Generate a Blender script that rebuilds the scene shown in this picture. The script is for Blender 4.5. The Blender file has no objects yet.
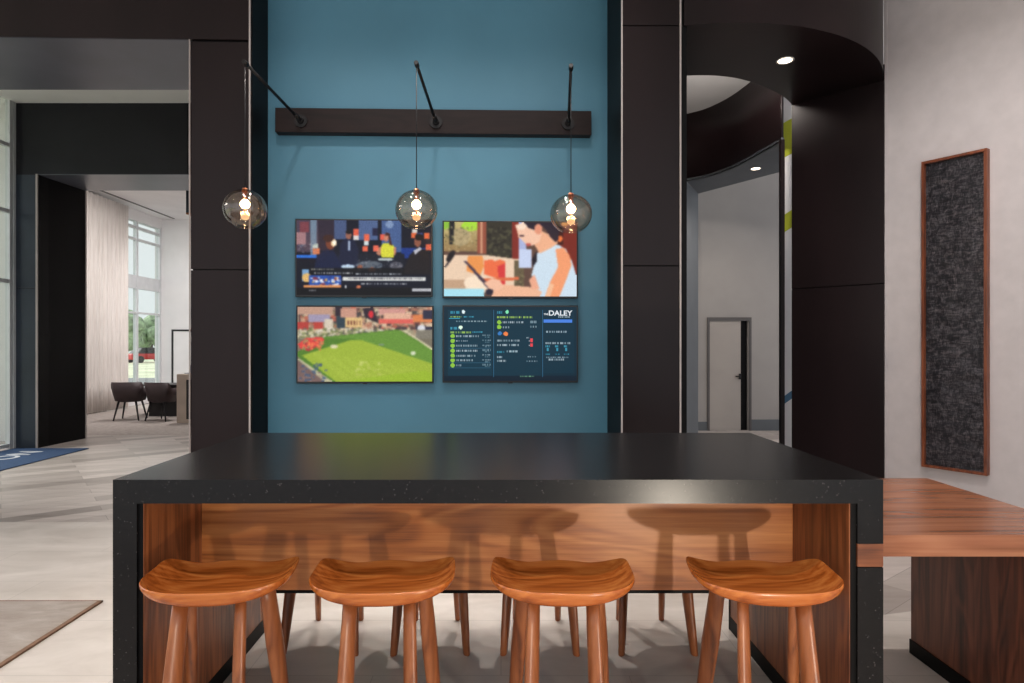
import bpy, math, random
from math import sin, cos, pi, radians
from mathutils import Vector, Matrix, noise as mnoise
random.seed(7)
S = bpy.context.scene
COL = S.collection
EYE = 1.55
F = 640.0
def px(x, y, D):            # a point of the photo at depth D in metres
    return Vector(((x-501)/F*D, D, EYE+(345-y)/F*D))

# ------------------------------------------------------------------ materials
def lin(c):
    return tuple(((v/255)/12.92 if v/255 <= .04045 else ((v/255+.055)/1.055)**2.4) for v in c)+(1.0,)
def newmat(name):
    m = bpy.data.materials.new(name); m.use_nodes = True
    nt = m.node_tree; b = nt.nodes['Principled BSDF']
    return m, nt, b
def N(nt, t, **kw):
    n = nt.nodes.new(t)
    for k, v in kw.items(): setattr(n, k, v)
    return n
def coords(nt, scale=(1,1,1), rot=(0,0,0)):
    tc = N(nt, 'ShaderNodeTexCoord'); mp = N(nt, 'ShaderNodeMapping')
    mp.inputs['Scale'].default_value = scale; mp.inputs['Rotation'].default_value = rot
    nt.links.new(tc.outputs['Object'], mp.inputs['Vector']); return mp.outputs['Vector']
def ramp(nt, fac, stops):
    r = N(nt, 'ShaderNodeValToRGB'); e = r.color_ramp.elements
    e[0].position, e[0].color = stops[0]; e[1].position, e[1].color = stops[-1]
    for p, c in stops[1:-1]:
        k = e.new(p); k.color = c
    nt.links.new(fac, r.inputs['Fac']); return r.outputs['Color']
def bump(nt, b, h, strength=.2, dist=.01):
    n = N(nt, 'ShaderNodeBump'); n.inputs['Strength'].default_value = strength; n.inputs['Distance'].default_value = dist
    nt.links.new(h, n.inputs['Height']); nt.links.new(n.outputs['Normal'], b.inputs['Normal'])
def noise(nt, vec, scale=5, detail=4, rough=.5, dist=0):
    n = N(nt, 'ShaderNodeTexNoise'); n.inputs['Scale'].default_value = scale; n.inputs['Detail'].default_value = detail
    n.inputs['Roughness'].default_value = rough; n.inputs['Distortion'].default_value = dist
    nt.links.new(vec, n.inputs['Vector']); return n.outputs['Fac']
def plain(name, c, rough=.5, metal=0, var=.06, nscale=3, b_=0, spec=.5, stretch=(1,1,1)):
    m, nt, b = newmat(name)
    v = coords(nt, stretch); f = noise(nt, v, nscale, 5)
    lo = tuple(x*(1-var*2) for x in lin(c)[:3])+(1,); hi = tuple(x*(1+var*2) for x in lin(c)[:3])+(1,)
    nt.links.new(ramp(nt, f, [(.3, lo), (.7, hi)]), b.inputs['Base Color'])
    b.inputs['Roughness'].default_value = rough; b.inputs['Metallic'].default_value = metal
    b.inputs['Specular IOR Level'].default_value = spec
    if b_: bump(nt, b, noise(nt, v, nscale*30, 3), b_, .002)
    return m
def wood(name, dark, mid, light, axis=0, freq=9, rough=.35, figure=1.0, fine=.35, seed=0):
    """grain runs along axis; broad figure from distorted bands plus fine pores"""
    m, nt, b = newmat(name)
    sc = [1,1,1]; sc[axis] = .14
    v = coords(nt, tuple(sc), (seed*.3, 0, 0))
    n1 = noise(nt, v, freq*.55, 2, .5, figure)
    # rings: multiply the smooth field and take its fractional wave
    mm = N(nt, 'ShaderNodeMath', operation='MULTIPLY'); nt.links.new(n1, mm.inputs[0]); mm.inputs[1].default_value = 46
    sn = N(nt, 'ShaderNodeMath', operation='SINE'); nt.links.new(mm.outputs[0], sn.inputs[0])
    ad = N(nt, 'ShaderNodeMath', operation='MULTIPLY_ADD'); nt.links.new(sn.outputs[0], ad.inputs[0]); ad.inputs[1].default_value = .075; ad.inputs[2].default_value = .0
    sc2 = [1,1,1]; sc2[axis] = .03
    v2 = coords(nt, tuple(sc2)); n2 = noise(nt, v2, 75, 5, .6)
    sc3 = [1,1,1]; sc3[axis] = .1
    n3 = noise(nt, coords(nt, tuple(sc3), (0,.2,seed)), freq, 3, .5)
    a1 = N(nt, 'ShaderNodeMath', operation='MULTIPLY_ADD'); nt.links.new(n2, a1.inputs[0]); a1.inputs[1].default_value = fine; nt.links.new(ad.outputs[0], a1.inputs[2])
    a2 = N(nt, 'ShaderNodeMath', operation='MULTIPLY_ADD'); nt.links.new(n3, a2.inputs[0]); a2.inputs[1].default_value = .62; nt.links.new(a1.outputs[0], a2.inputs[2])
    nt.links.new(ramp(nt, a2.outputs[0], [(.28, lin(dark)), (.48, lin(mid)), (.72, lin(light))]), b.inputs['Base Color'])
    b.inputs['Roughness'].default_value = rough
    if name.startswith('dark'): b.inputs['Specular IOR Level'].default_value = .2
    bump(nt, b, n2, .08, .001)
    return m
def emit(name, c, s):
    m, nt, b = newmat(name); b.inputs['Base Color'].default_value = (0,0,0,1)
    b.inputs['Emission Color'].default_value = lin(c); b.inputs['Emission Strength'].default_value = s
    f = noise(nt, coords(nt), 2, 1); nt.links.new(ramp(nt, f, [(0, lin(c)), (1, lin(c))]), b.inputs['Emission Color'])
    return m
def thin_glass(name, tint, refl=.06, rough=0.0, edge=1.0):
    m = bpy.data.materials.new(name); m.use_nodes = True; nt = m.node_tree; nt.nodes.clear()
    o = N(nt, 'ShaderNodeOutputMaterial'); mx = N(nt, 'ShaderNodeMixShader')
    t = N(nt, 'ShaderNodeBsdfTransparent'); g = N(nt, 'ShaderNodeBsdfGlossy')
    t.inputs['Color'].default_value = tint; g.inputs['Roughness'].default_value = rough
    lw = N(nt, 'ShaderNodeLayerWeight'); lw.inputs['Blend'].default_value = .5
    pw = N(nt, 'ShaderNodeMath', operation='POWER'); nt.links.new(lw.outputs['Facing'], pw.inputs[0]); pw.inputs[1].default_value = 4
    ma = N(nt, 'ShaderNodeMath', operation='MULTIPLY_ADD'); nt.links.new(pw.outputs[0], ma.inputs[0]); ma.inputs[1].default_value = edge; ma.inputs[2].default_value = refl
    ma.use_clamp = True
    nt.links.new(ma.outputs[0], mx.inputs[0]); nt.links.new(t.outputs[0], mx.inputs[1]); nt.links.new(g.outputs[0], mx.inputs[2])
    nt.links.new(mx.outputs[0], o.inputs[0]); return m

M = {}
M['seat'] = wood('oiled_walnut_seat', (98,44,15), (166,86,34), (204,124,60), 0, 9, .25, 1.2, .42)
M['leg'] = wood('oiled_walnut_leg', (84,42,21), (138,78,43), (166,101,60), 2, 14, .36, .5, .35)
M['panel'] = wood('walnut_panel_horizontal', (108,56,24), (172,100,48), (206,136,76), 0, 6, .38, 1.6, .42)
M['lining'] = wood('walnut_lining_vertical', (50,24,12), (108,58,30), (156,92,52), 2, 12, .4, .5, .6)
M['tenon'] = wood('walnut_tenon', (88,44,22), (132,74,40), (156,94,56), 0, 8, .35, .9, .35)
M['bench'] = wood('walnut_bench_top', (104,58,36), (140,86,58), (166,110,80), 0, 8, .25, .9, .35)
M['bench_base'] = wood('walnut_bench_base', (46,20,13), (92,48,31), (124,70,47), 2, 14, .42, .4, .4)
M['artframe'] = wood('walnut_art_frame', (84,40,22), (120,62,36), (146,82,50), 2, 14, .4, .4, .3)
M['beam'] = wood('dark_stained_beam', (20,12,11), (28,17,16), (35,23,21), 0, 12, .45, .4, .4)
M['espresso'] = plain('espresso_laminate', (30,21,22), .33, 0, .16, 1.2, 0, .2, (1,1,.25))
M['slate'] = plain('slate_blue_laminate', (40,50,62), .35, 0, .08, 2)
M['charcoal'] = plain('charcoal_laminate', (30,30,34), .34, 0, .06, 2, 0, .22)
M['soffit'] = plain('soffit_with_reflected_light', (86,88,97), .35, 0, .06, 2)  # lighter grey stands in for floor light reflected on the undersides
M['black'] = plain('black_reveal', (10,9,10), .5, 0, .05, 4, 0, .12)
M['teal'] = plain('teal_wall_paint', (72,122,144), .55, 0, .03, 1.4, .1)
M['white_wall'] = plain('warm_white_wallcovering', (196,187,186), .75, 0, .025, 8, .25)
M['white'] = plain('white_paint', (226,224,224), .7, 0, .02, 2)
M['grey_wall'] = plain('grey_paint', (158,153,150), .7, 0, .02, 2)
M['greyblue'] = plain('grey_blue_vinyl', (92,96,101), .6, 0, .03, 3)
M['door_paint'] = plain('door_paint_beige', (166,158,152), .5, 0, .02, 2)
M['frame_grey'] = plain('door_frame_grey', (84,80,80), .5, 0, .02, 2)
M['metal_trim'] = plain('champagne_metal_trim', (176,166,162), .5, 0, .04, 6)
M['alu'] = plain('pale_aluminium', (208,210,212), .4, .3, .03, 5)
M['black_metal'] = plain('black_metal', (26,24,25), .38, .4, .05, 8)
M['steel'] = plain('brushed_steel', (150,150,150), .3, 1, .05, 8)
M['copper'] = plain('copper_cap', (150,92,60), .3, .9, .05, 8)
M['plastic'] = plain('black_bezel_plastic', (18,18,20), .3, 0, .05, 6)
M['bulb'] = emit('warm_bulb', (255,206,150), 75)
M['lens'] = emit('reflected_bulb_glow', (255,205,150), 1.3)  # glow stands in for the bulb's reflection in the globe bottom
M['downlight'] = emit('downlight_lens', (255,232,205), 8)
M['globe'] = thin_glass('smoked_globe_glass', (.93,.86,.80,1), .08, 0.015, .7)
M['pane'] = thin_glass('window_pane', (.90,.93,.91,1), .03, 0, .3)
M['chair'] = plain('dark_brown_leather', (66,53,55), .5, 0, .08, 10, .2)
M['rubber'] = plain('dark_leg', (26,24,26), .5)
M['mat'] = plain('navy_mat_carpet', (30,60,98), .95, 0, .12, 60, .4)
M['mat_text'] = plain('mat_lettering', (200,200,206), .95, 0, .05, 60)
M['stone_desk'] = plain('beige_desk_stone', (190,172,156), .45)
M['car'] = plain('red_car_paint', (190,40,40), .3)
M['leaf'] = plain('tree_leaves', (140,160,128), .9, 0, .3, 2)
M['trunk'] = plain('tree_bark', (80,66,54), .9, 0, .2, 8)
M['grass'] = plain('pale_lawn', (206,208,180), .95, 0, .15, .3)
M['asphalt'] = plain('grey_asphalt', (130,130,132), .9, 0, .1, .5)
M['socket_white'] = plain('white_baffle', (225,222,216), .5)
M['laptop'] = plain('blue_grey_laptop', (120,132,146), .4)

# rug
def rug_mat():
    m, nt, b = newmat('taupe_woven_rug'); v = coords(nt, (1, 3, 1)); f = noise(nt, v, 3, 6, .65, .6)
    nt.links.new(ramp(nt, f, [(.3, lin((126,114,106))), (.7, lin((158,148,140)))]), b.inputs['Base Color']); b.inputs['Roughness'].default_value = .95
    bump(nt, b, noise(nt, coords(nt, (1,1,1)), 250, 2), .5, .004); return m
M['rug'] = rug_mat()
M['rug_edge'] = plain('rug_binding', (112,82,62), .9, 0, .1, 30)
# curtain
m, nt, b = newmat('sheer_curtain_linen'); f = noise(nt, coords(nt, (30,30,1)), 2, 3)
nt.links.new(ramp(nt, f, [(.3, lin((216,207,201))), (.7, lin((238,231,226)))]), b.inputs['Base Color'])
b.inputs['Roughness'].default_value = .9; M['curtain'] = m
# black speckled quartz
def quartz():
    m, nt, b = newmat('black_speckled_quartz'); v = coords(nt)
    vo = N(nt, 'ShaderNodeTexVoronoi'); vo.inputs['Scale'].default_value = 75; nt.links.new(v, vo.inputs['Vector'])
    sp = ramp(nt, vo.outputs['Distance'], [(.09, (1,1,1,1)), (.17, (0,0,0,1))])
    sel = ramp(nt, noise(nt, v, 40, 2), [(.47, (0,0,0,1)), (.60, (1,1,1,1))])
    mu = N(nt, 'ShaderNodeMath', operation='MULTIPLY'); nt.links.new(sp, mu.inputs[0]); nt.links.new(sel, mu.inputs[1])
    mx = N(nt, 'ShaderNodeMix', data_type='RGBA')
    nt.links.new(mu.outputs[0], mx.inputs[0])
    nt.links.new(ramp(nt, noise(nt, v, 60, 4), [(.3, lin((11,10,11))), (.7, lin((20,18,19)))]), mx.inputs[6])
    mx.inputs[7].default_value = lin((92,87,88))
    nt.links.new(mx.outputs[2], b.inputs['Base Color']); b.inputs['Roughness'].default_value = .27; b.inputs['Specular IOR Level'].default_value = .26
    return m
M['quartz'] = quartz()
# floors
def tile_mat():
    m, nt, b = newmat('light_stone_tile'); v = coords(nt)
    br = N(nt, 'ShaderNodeTexBrick'); nt.links.new(v, br.inputs['Vector']); br.offset = .5
    br.inputs['Scale'].default_value = 1; br.inputs['Brick Width'].default_value = 1.2; br.inputs['Row Height'].default_value = .6
    br.inputs['Mortar Size'].default_value = .0022; br.inputs['Mortar Smooth'].default_value = .2
    br.inputs['Color1'].default_value = (.5,.5,.5,1); br.inputs['Color2'].default_value = (.53,.53,.53,1); br.inputs['Mortar'].default_value = (.25,.25,.25,1)
    cl = ramp(nt, noise(nt, coords(nt, (1,2.2,1)), 1.6, 8, .62, .5), [(.28, lin((176,166,158))), (.72, lin((206,197,190)))])
    mx = N(nt, 'ShaderNodeMix', data_type='RGBA', blend_type='MULTIPLY'); mx.inputs[0].default_value = 1
    sc = N(nt, 'ShaderNodeMix', data_type='RGBA', blend_type='ADD'); sc.inputs[0].default_value = 1
    nt.links.new(br.outputs['Color'], sc.inputs[6]); sc.inputs[7].default_value = (.47,.47,.47,1)
    nt.links.new(cl, mx.inputs[6]); nt.links.new(sc.outputs[2], mx.inputs[7]); nt.links.new(mx.outputs[2], b.inputs['Base Color'])
    b.inputs['Roughness'].default_value = .42; return m
def plank_mat():
    m, nt, b = newmat('weathered_grey_plank_tile'); v = coords(nt, (1,1,1), (0,0,radians(-38)))
    br = N(nt, 'ShaderNodeTexBrick'); nt.links.new(v, br.inputs['Vector'])
    br.inputs['Scale'].default_value = 1; br.inputs['Brick Width'].default_value = 1.5; br.inputs['Row Height'].default_value = .22
    br.inputs['Mortar Size'].default_value = .002; br.inputs['Bias'].default_value = 0
    br.inputs['Color1'].default_value = lin((146,136,130)); br.inputs['Color2'].default_value = lin((206,194,188)); br.inputs['Mortar'].default_value = lin((120,112,106))
    v2 = coords(nt, (.35,3,1), (0,0,radians(-38)))
    g = ramp(nt, noise(nt, v2, 3, 6, .65), [(.25, (.72,.70,.69,1)), (.7, (1,1,1,1))])
    mx = N(nt, 'ShaderNodeMix', data_type='RGBA', blend_type='MULTIPLY'); mx.inputs[0].default_value = 1
    nt.links.new(br.outputs['Color'], mx.inputs[6]); nt.links.new(g, mx.inputs[7]); nt.links.new(mx.outputs[2], b.inputs['Base Color'])
    b.inputs['Roughness'].default_value = .4; return m
M['tile'] = tile_mat(); M['plank'] = plank_mat()
M['carpet'] = plain('beige_far_carpet', (164,154,148), .9, 0, .08, 12)
# woven metal art
def art_mat():
    m, nt, b = newmat('rippled_dark_metal_weave'); v = coords(nt, (.9,1,3.2))
    n = noise(nt, v, 9, 4, .6, 1.8)
    n2 = noise(nt, coords(nt, (3.5,1,1.1)), 16, 4, .6, 1.2)
    av = N(nt, 'ShaderNodeMath', operation='ADD'); nt.links.new(n, av.inputs[0]); nt.links.new(n2, av.inputs[1])
    a = N(nt, 'ShaderNodeMath', operation='MULTIPLY'); nt.links.new(av.outputs[0], a.inputs[0]); a.inputs[1].default_value = .5
    nt.links.new(ramp(nt, a.outputs[0], [(.0, lin((20,19,23))), (.46, lin((38,36,40))), (.56, lin((76,71,75))), (.72, lin((120,110,112)))]), b.inputs['Base Color'])
    b.inputs['Roughness'].default_value = .36; b.inputs['Metallic'].default_value = .45
    bump(nt, b, a.outputs[0], .3, .006); return m
M['art'] = art_mat()
# screens: the picture is carried by the faces of the screen itself
def screen_mat():
    m, nt, b = newmat('lit_screen'); at = N(nt, 'ShaderNodeAttribute'); at.attribute_name = 'picture'
    b.inputs['Base Color'].default_value = (.01,.01,.01,1); b.inputs['Roughness'].default_value = .25; b.inputs['Specular IOR Level'].default_value = .12
    nt.links.new(at.outputs['Color'], b.inputs['Emission Color']); b.inputs['Emission Strength'].default_value = 1.0
    return m
M['screen'] = screen_mat()
M['glyph'] = emit('screen_lettering', (236,242,248), .9)

# ------------------------------------------------------------------ mesh builder
class MB:
    def __init__(s): s.v = []; s.f = []; s.m = []; s.smooth = []
    def add(s, vs, fs, mi=0, sm=False):
        o = len(s.v); s.v += [tuple(v) for v in vs]
        for f in fs: s.f.append([i+o for i in f]); s.m.append(mi); s.smooth.append(sm)
        return s
    def box(s, x0, x1, y0, y1, z0, z1, mi=0):
        return s.prism([(x0,y0),(x1,y0),(x1,y1),(x0,y1)], z0, z1, mi)
    def prism(s, poly, z0, z1, mi=0):
        a = sum(poly[i][0]*poly[(i+1)%len(poly)][1]-poly[(i+1)%len(poly)][0]*poly[i][1] for i in range(len(poly)))
        if a < 0: poly = poly[::-1]
        n = len(poly); vs = [(x,y,z0) for x,y in poly]+[(x,y,z1) for x,y in poly]
        fs = [list(range(n))[::-1], list(range(n,2*n))]+[[i,(i+1)%n,n+(i+1)%n,n+i] for i in range(n)]
        return s.add(vs, fs, mi)
    def rings(s, rings, mi=0, cap=True, sm=True):
        n = len(rings[0]); vs = [p for r in rings for p in r]; fs = []
        for k in range(len(rings)-1):
            for i in range(n): fs.append([k*n+i, k*n+(i+1)%n, (k+1)*n+(i+1)%n, (k+1)*n+i])
        s.add(vs, fs, mi, sm)
        if cap:
            o = len(s.v)-len(vs); s.f.append([o+i for i in range(n)][::-1]); s.f.append([o+(len(rings)-1)*n+i for i in range(n)]); s.m += [mi,mi]; s.smooth += [False,False]
        return s
    def tube(s, pts, r, n=14, mi=0):
        pts = [Vector(p) for p in pts]; rs = r if isinstance(r, (list,tuple)) else [r]*len(pts); R = []
        for i, p in enumerate(pts):
            d = (pts[min(i+1,len(pts)-1)]-pts[max(i-1,0)]).normalized()
            a = d.cross(Vector((0,0,1))) if abs(d.z) < .95 else d.cross(Vector((1,0,0)))
            a.normalize(); c = d.cross(a)
            R.append([p+(a*cos(2*pi*k/n)+c*sin(2*pi*k/n))*rs[i] for k in range(n)])
        return s.rings(R, mi)
    def lathe(s, prof, c, n=32, mi=0, cap=False):
        c = Vector(c); return s.rings([[c+Vector((r*cos(2*pi*k/n), r*sin(2*pi*k/n), z)) for k in range(n)] for r, z in prof], mi, cap)
    def build(s, name, mats, parent=None, origin=None, bevel=0, segs=2):
        me = bpy.data.meshes.new(name)
        o0 = Vector(origin) if origin is not None else Vector((0,0,0))
        me.from_pydata([Vector(v)-o0 for v in s.v], [], s.f)
        if not isinstance(mats, (list,tuple)): mats = [mats]
        for mt in mats: me.materials.append(M[mt] if isinstance(mt, str) else mt)
        for p, mi, sm in zip(me.polygons, s.m, s.smooth): p.material_index = mi; p.use_smooth = sm
        me.update()
        import bmesh
        bm = bmesh.new(); bm.from_mesh(me); bmesh.ops.recalc_face_normals(bm, faces=bm.faces); bm.to_mesh(me); bm.free()
        o = bpy.data.objects.new(name, me); COL.objects.link(o); o.location = o0
        if parent is not None:
            o.parent = parent; 
        if bevel:
            b = o.modifiers.new('bevel', 'BEVEL'); b.width = bevel; b.segments = segs; b.limit_method = 'ANGLE'
        return o
def tag(o, label=None, cat=None, group=None, kind=None):
    if label: o['label'] = label
    if cat: o['category'] = cat
    if group: o['group'] = group
    if kind: o['kind'] = kind
    return o
def struct(name, mb, mats, label=None, **kw):
    o = mb.build(name, mats, **kw); o['kind'] = 'structure'
    if label: o['label'] = label
    return o
def empty(name, loc=(0,0,0), rz=0):
    o = bpy.data.objects.new(name, None); COL.objects.link(o); o.location = loc; o.rotation_euler.z = rz; o.empty_display_size = .1
    return o
def kids(o): return [c for c in bpy.data.objects if c.parent == o]
def copy_tree(o, parent=None):
    c = o.copy(); COL.objects.link(c); c.parent = parent
    for ch in kids(o): copy_tree(ch, c)
    return c
def text_mesh(name, txt, size, mat, parent, mtx, depth=.0015, bold=0.0, shear=0, align='LEFT', sx=1.0):
    cu = bpy.data.curves.new(name, 'FONT'); cu.body = txt; cu.size = size; cu.extrude = depth; cu.offset = bold; cu.shear = shear; cu.align_x = align
    t = bpy.data.objects.new(name, cu); COL.objects.link(t)
    bpy.context.view_layer.update()
    dg = bpy.context.evaluated_depsgraph_get(); me = bpy.data.meshes.new_from_object(t.evaluated_get(dg))
    bpy.data.objects.remove(t); bpy.data.curves.remove(cu)
    me.transform(Matrix.Diagonal((sx,1,1,1))); me.transform(mtx); me.name = name
    me.materials.clear(); me.materials.append(M[mat])
    o = bpy.data.objects.new(name, me); COL.objects.link(o); o.parent = parent
    return o

# ------------------------------------------------------------------ room shell
CZ = 5.19      # main ceiling
HB = 4.05      # underside of the headers
f = MB()
f.add([(-9.5,-1.5,0),(7,-1.5,0),(7,4.9,0),(1.7,3.55,0),(1.7,5.6,0),(-9.5,5.6,0)], [[0,1,2,3],[0,3,4,5]], 0)
f.add([(1.7,3.55,0),(7,4.9,0),(7,5.6,0),(1.7,5.6,0)], [[0,1,2,3]], 1)
f.add([(-9.5,5.6,0),(7,5.6,0),(7,11.0,0),(-9.5,11.0,0)], [[0,1,2,3]], 1)
f.add([(-9.5,11.0,0),(7,11.0,0),(7,18,0),(-9.5,18,0)], [[0,1,2,3]], 2)
f.add([(-9.5,-1.5,-.2),(7,-1.5,-.2),(7,18,-.2),(-9.5,18,-.2)], [[3,2,1,0]], 0)
struct('floor', f, ['tile','plank','carpet'])
struct('ceiling', MB().box(-9.5,7,-1.5,11.2,CZ,CZ+.15), 'white')
struct('ceiling_far_room', MB().box(-9.5,-3.5,11.2,18,5.03,5.3), 'white')

A = math.atan(.0285)
WD = Vector((cos(A), sin(A), 0)); WN = Vector((sin(A), -cos(A), 0))
W0 = Vector((-2.05, 5.63, 0))
def wpt(u, out, z): return W0+WD*u+WN*out+Vector((0,0,z))
def wall_u(xpx, out):       # distance along the teal wall seen at column xpx
    k = (xpx-501)/F; p = W0+WN*out
    return (k*p.y-p.x)/(WD.x-k*WD.y)
def wallbox(mb, u0, u1, o0, o1, z0, z1, mi=0):
    P = [wpt(u0,o0,0), wpt(u1,o0,0), wpt(u1,o1,0), wpt(u0,o1,0)]
    return mb.prism([(p.x,p.y) for p in P], z0, z1, mi)
# teal feature wall
struct('wall_back_teal', wallbox(MB(), -.2, 3.2, 0, -.12, 0, CZ), 'teal')
# left pillar: three stacked panels over a black core
def pillar(name, x0, x1, y0, y1, seams, slope=0, skip=0, clad=.02):
    core = MB().prism([(x0+.012,y0+.012),(x1-.0,y0+.012+slope*(x1-x0)),(x1,y1),(x0+.012,y1)], 0, CZ)
    root = struct(name, core, 'black')
    zs = [0]+seams+[CZ]
    for a, b in list(zip(zs[:-1], zs[1:]))[:len(zs)-1-skip]:
        MB().prism([(x0,y0),(x1-clad,y0+slope*(x1-x0-clad)),(x1-clad,y0+.013+slope*(x1-x0-clad)),(x0,y0+.013)], a+.005, b-.005).build('cladding_panel', 'espresso', root, bevel=.0015)
    return root
seam1 = 2.168
pillar('wall_left_pillar', -2.545, -2.05, 5.25, 5.66, [seam1, 4.045], .0285, 1)
pillar('wall_right_pillar', .9375, 1.455, 5.0, 5.72, [seam1, 4.045], 0, 0, .062)
def trim(n, x, y, w=.011): struct('trim_%d' % n, MB().box(x, x+w, y-.012, y+.004, 0, CZ), 'metal_trim')
trim(1, -2.069, 5.262); trim(2, .9375, 4.998); trim(3, 1.394, 4.998); trim(10, -2.553, 5.246, .006)
# black returns inside the recess
# left portal (nearest): header with 1 m deep soffit
h = MB().prism([(-5.2,5.17),(-2.56,5.25),(-2.56,6.27),(-5.2,6.27)], HB, CZ)
hr = struct('wall_left_header', h, 'soffit')
MB().prism([(-5.2,5.155),(-2.07,5.248),(-2.07,5.262),(-5.2,5.17)], HB+.003, CZ-.01).build('fascia_panel', 'espresso', hr)
struct('wall_left_near', MB().box(-5.6,-5.2,5.15,6.27,0,CZ), 'espresso')
# second portal
P2 = 9.63
pr = struct('wall_entry_portal', MB().box(-7.3,-6.97,P2,P2+1.0,0,4.12).box(-7.3,-3.2,P2,P2+1.0,4.12,CZ).box(-3.5,-3.2,P2,P2+1.0,0,4.12), 'charcoal')
MB().box(-6.96,-3.5,P2+.001,P2+.99,4.112,4.1199).build('soffit_panel', 'soffit', pr)
MB().box(-7.3,-6.99,P2-.012,P2,.0,2.4).box(-7.3,-6.99,P2-.012,P2,2.41,4.11).build('front_panel', 'slate', pr)
MB().box(-6.968,-6.958,P2+.01,P2+1.0,.0,4.119).build('jamb_panel', 'black', pr)
MB().box(-4.72,-4.71,P2-.004,P2,4.13,CZ-.01).build('panel_joint', 'black', pr)
struct('trim_4', MB().box(-6.99,-6.965,P2-.02,P2,0,4.12), 'metal_trim')
struct('trim_5', MB().box(-6.90,-6.888,P2+.99,P2+1.01,0,4.12), 'metal_trim')
# jamb narrows the opening a little further back
MB().prism([(-6.97,P2+.05),(-6.90,P2+1.0),(-6.97,P2+1.0)], 0, 4.119).build('splayed_jamb', 'black', pr)
# storefront glazing on the left of the entry
w1 = MB().box(-7.36,-7.29,9.50,9.56,0,CZ).box(-7.36,-7.29,9.58,9.62,0,CZ).box(-7.36,-7.29,9.2,9.26,0,CZ).box(-7.36,-7.29,6.3,6.36,0,CZ).box(-7.36,-7.29,7.75,7.81,0,CZ)
for z in (4.49, 3.51, 2.47, .03): w1.box(-7.355,-7.295,6.36,9.5,z,z+.055)
wr = struct('window_1', w1, 'alu')
MB().box(-7.33,-7.32,6.3,9.6,.05,CZ).build('glass', 'pane', wr)
#struct('trim_6', MB().box(-7.30,-3.2,9.57,P2-.001,CZ-.06,CZ), 'alu')
# far room
struct('wall_far_left', MB().box(-9.6,-9.4,17.75,18,0,5.03).box(-9.6,-9.4,10.46,15.0,0,5.03).box(-9.6,-9.4,15.0,17.75,4.76,5.03).box(-9.6,-9.4,15.0,17.75,0,.12), 'white')
fw = MB()
for y in (15.0, 15.75, 16.56, 17.68): fw.box(-9.52,-9.42,y,y+.07,.12,4.76)
for z, hgt in ((4.56,.07),(4.26,.06),(3.01,.34),(2.36,.05),(.12,.06)): fw.box(-9.51,-9.43,15.0,17.75,z,z+hgt)
fwr = struct('window_2', fw, 'alu'); MB().box(-9.475,-9.465,15.0,17.75,.12,4.76).build('glass', 'pane', fwr)
struct('wall_far_back', MB().box(-9.4,-3.5,17.76,17.9,0,5.03), 'white')
struct('wall_far_right', MB().box(-3.6,-3.5,10.46,17.76,0,5.03), 'white')
struct('trim_7', MB().box(-9.02,-8.97,11.3,17.6,5.015,5.029), 'frame_grey')
struct('wall_far_front', MB().box(-9.6,-7.31,10.3,10.46,0,5.2), 'white')
d2 = MB().box(-9.13,-9.08,17.73,17.76,0,1.93).box(-8.10,-8.05,17.73,17.76,0,1.93).box(-9.13,-8.05,17.73,17.76,1.93,1.98)
d2r = struct('door_2', d2, 'rubber'); MB().box(-9.08,-8.10,17.74,17.76,.01,1.93).build('door_leaf', 'white', d2r)
MB().tube([(-8.2,17.71,1.0),(-8.32,17.71,1.0)], .012).box(-8.22,-8.18,17.71,17.745,.95,1.05).build('handle', 'steel', d2r)
# curtain with folds (hangs: a thing)
cv = []; n = 150
for i in range(n+1):
    y = 12.0+(15.78-12.0)*i/n
    cv.append((-9.22+.055*sin(i*.95)+.02*sin(i*2.3+1), y))
cm = MB(); nz = 8
vs = [(x+.0*k, y, .02+k*(4.97-.02)/nz) for k in range(nz+1) for x, y in cv]; w = n+1
cm.add(vs, [[k*w+i, k*w+i+1, (k+1)*w+i+1, (k+1)*w+i] for k in range(nz) for i in range(n)], 0, True)
co = cm.build('curtain', 'curtain'); co.modifiers.new('t', 'SOLIDIFY').thickness = .006
tag(co, 'floor-length pale linen curtain hanging beside the tall window in the far room', 'curtain')

# ---- right side: curved portal (drum)
C0 = Vector((1.85, 6.9)); R1, R2 = 1.95, 1.0
def arc(c, r, a0, a1, n): return [(c[0]+r*cos(radians(a0+(a1-a0)*i/n)), c[1]+r*sin(radians(a0+(a1-a0)*i/n))) for i in range(n+1)]
aJ = math.degrees(math.atan2(6.05-6.9, 3.6-1.85))
a0 = math.degrees(math.atan2(5.0-6.9, 1.43-1.85))
outer = arc(C0, R1, a0, aJ, 40)
inner = arc(C0, 1.02, -115, -15, 40)
poly = outer+[(3.025,6.63)]+inner[::-1]
# annular header: curved fascia and soffit
hd = MB(); n = 60
pa = [outer[int(i*40/n)] if False else (C0[0]+R1*cos(radians(a0+(aJ-a0)*i/n)), C0[1]+R1*sin(radians(a0+(aJ-a0)*i/n))) for i in range(n+1)]
pb = [(C0[0]+(.98+.22*(max(0,i/n-.55)/.45)**2)*cos(radians(-118+(-12+118)*i/n)), C0[1]+(.98+.22*(max(0,i/n-.55)/.45)**2)*sin(radians(-118+(-12+118)*i/n))) for i in range(n+1)]
zb, zt = 4.045, CZ
vs = [(x,y,zb) for x,y in pa]+[(x,y,zb) for x,y in pb]+[(x,y,zt) for x,y in pa]+[(x,y,zt) for x,y in pb]; w = n+1
fs = []
for i in range(n):
    fs += [[i,i+1,w+i+1,w+i],[2*w+i,3*w+i,3*w+i+1,2*w+i+1],[i,2*w+i,2*w+i+1,i+1],[w+i,w+i+1,3*w+i+1,3*w+i]]
fs += [[0,w,3*w,2*w],[n,2*w+n,3*w+n,w+n]]
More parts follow.
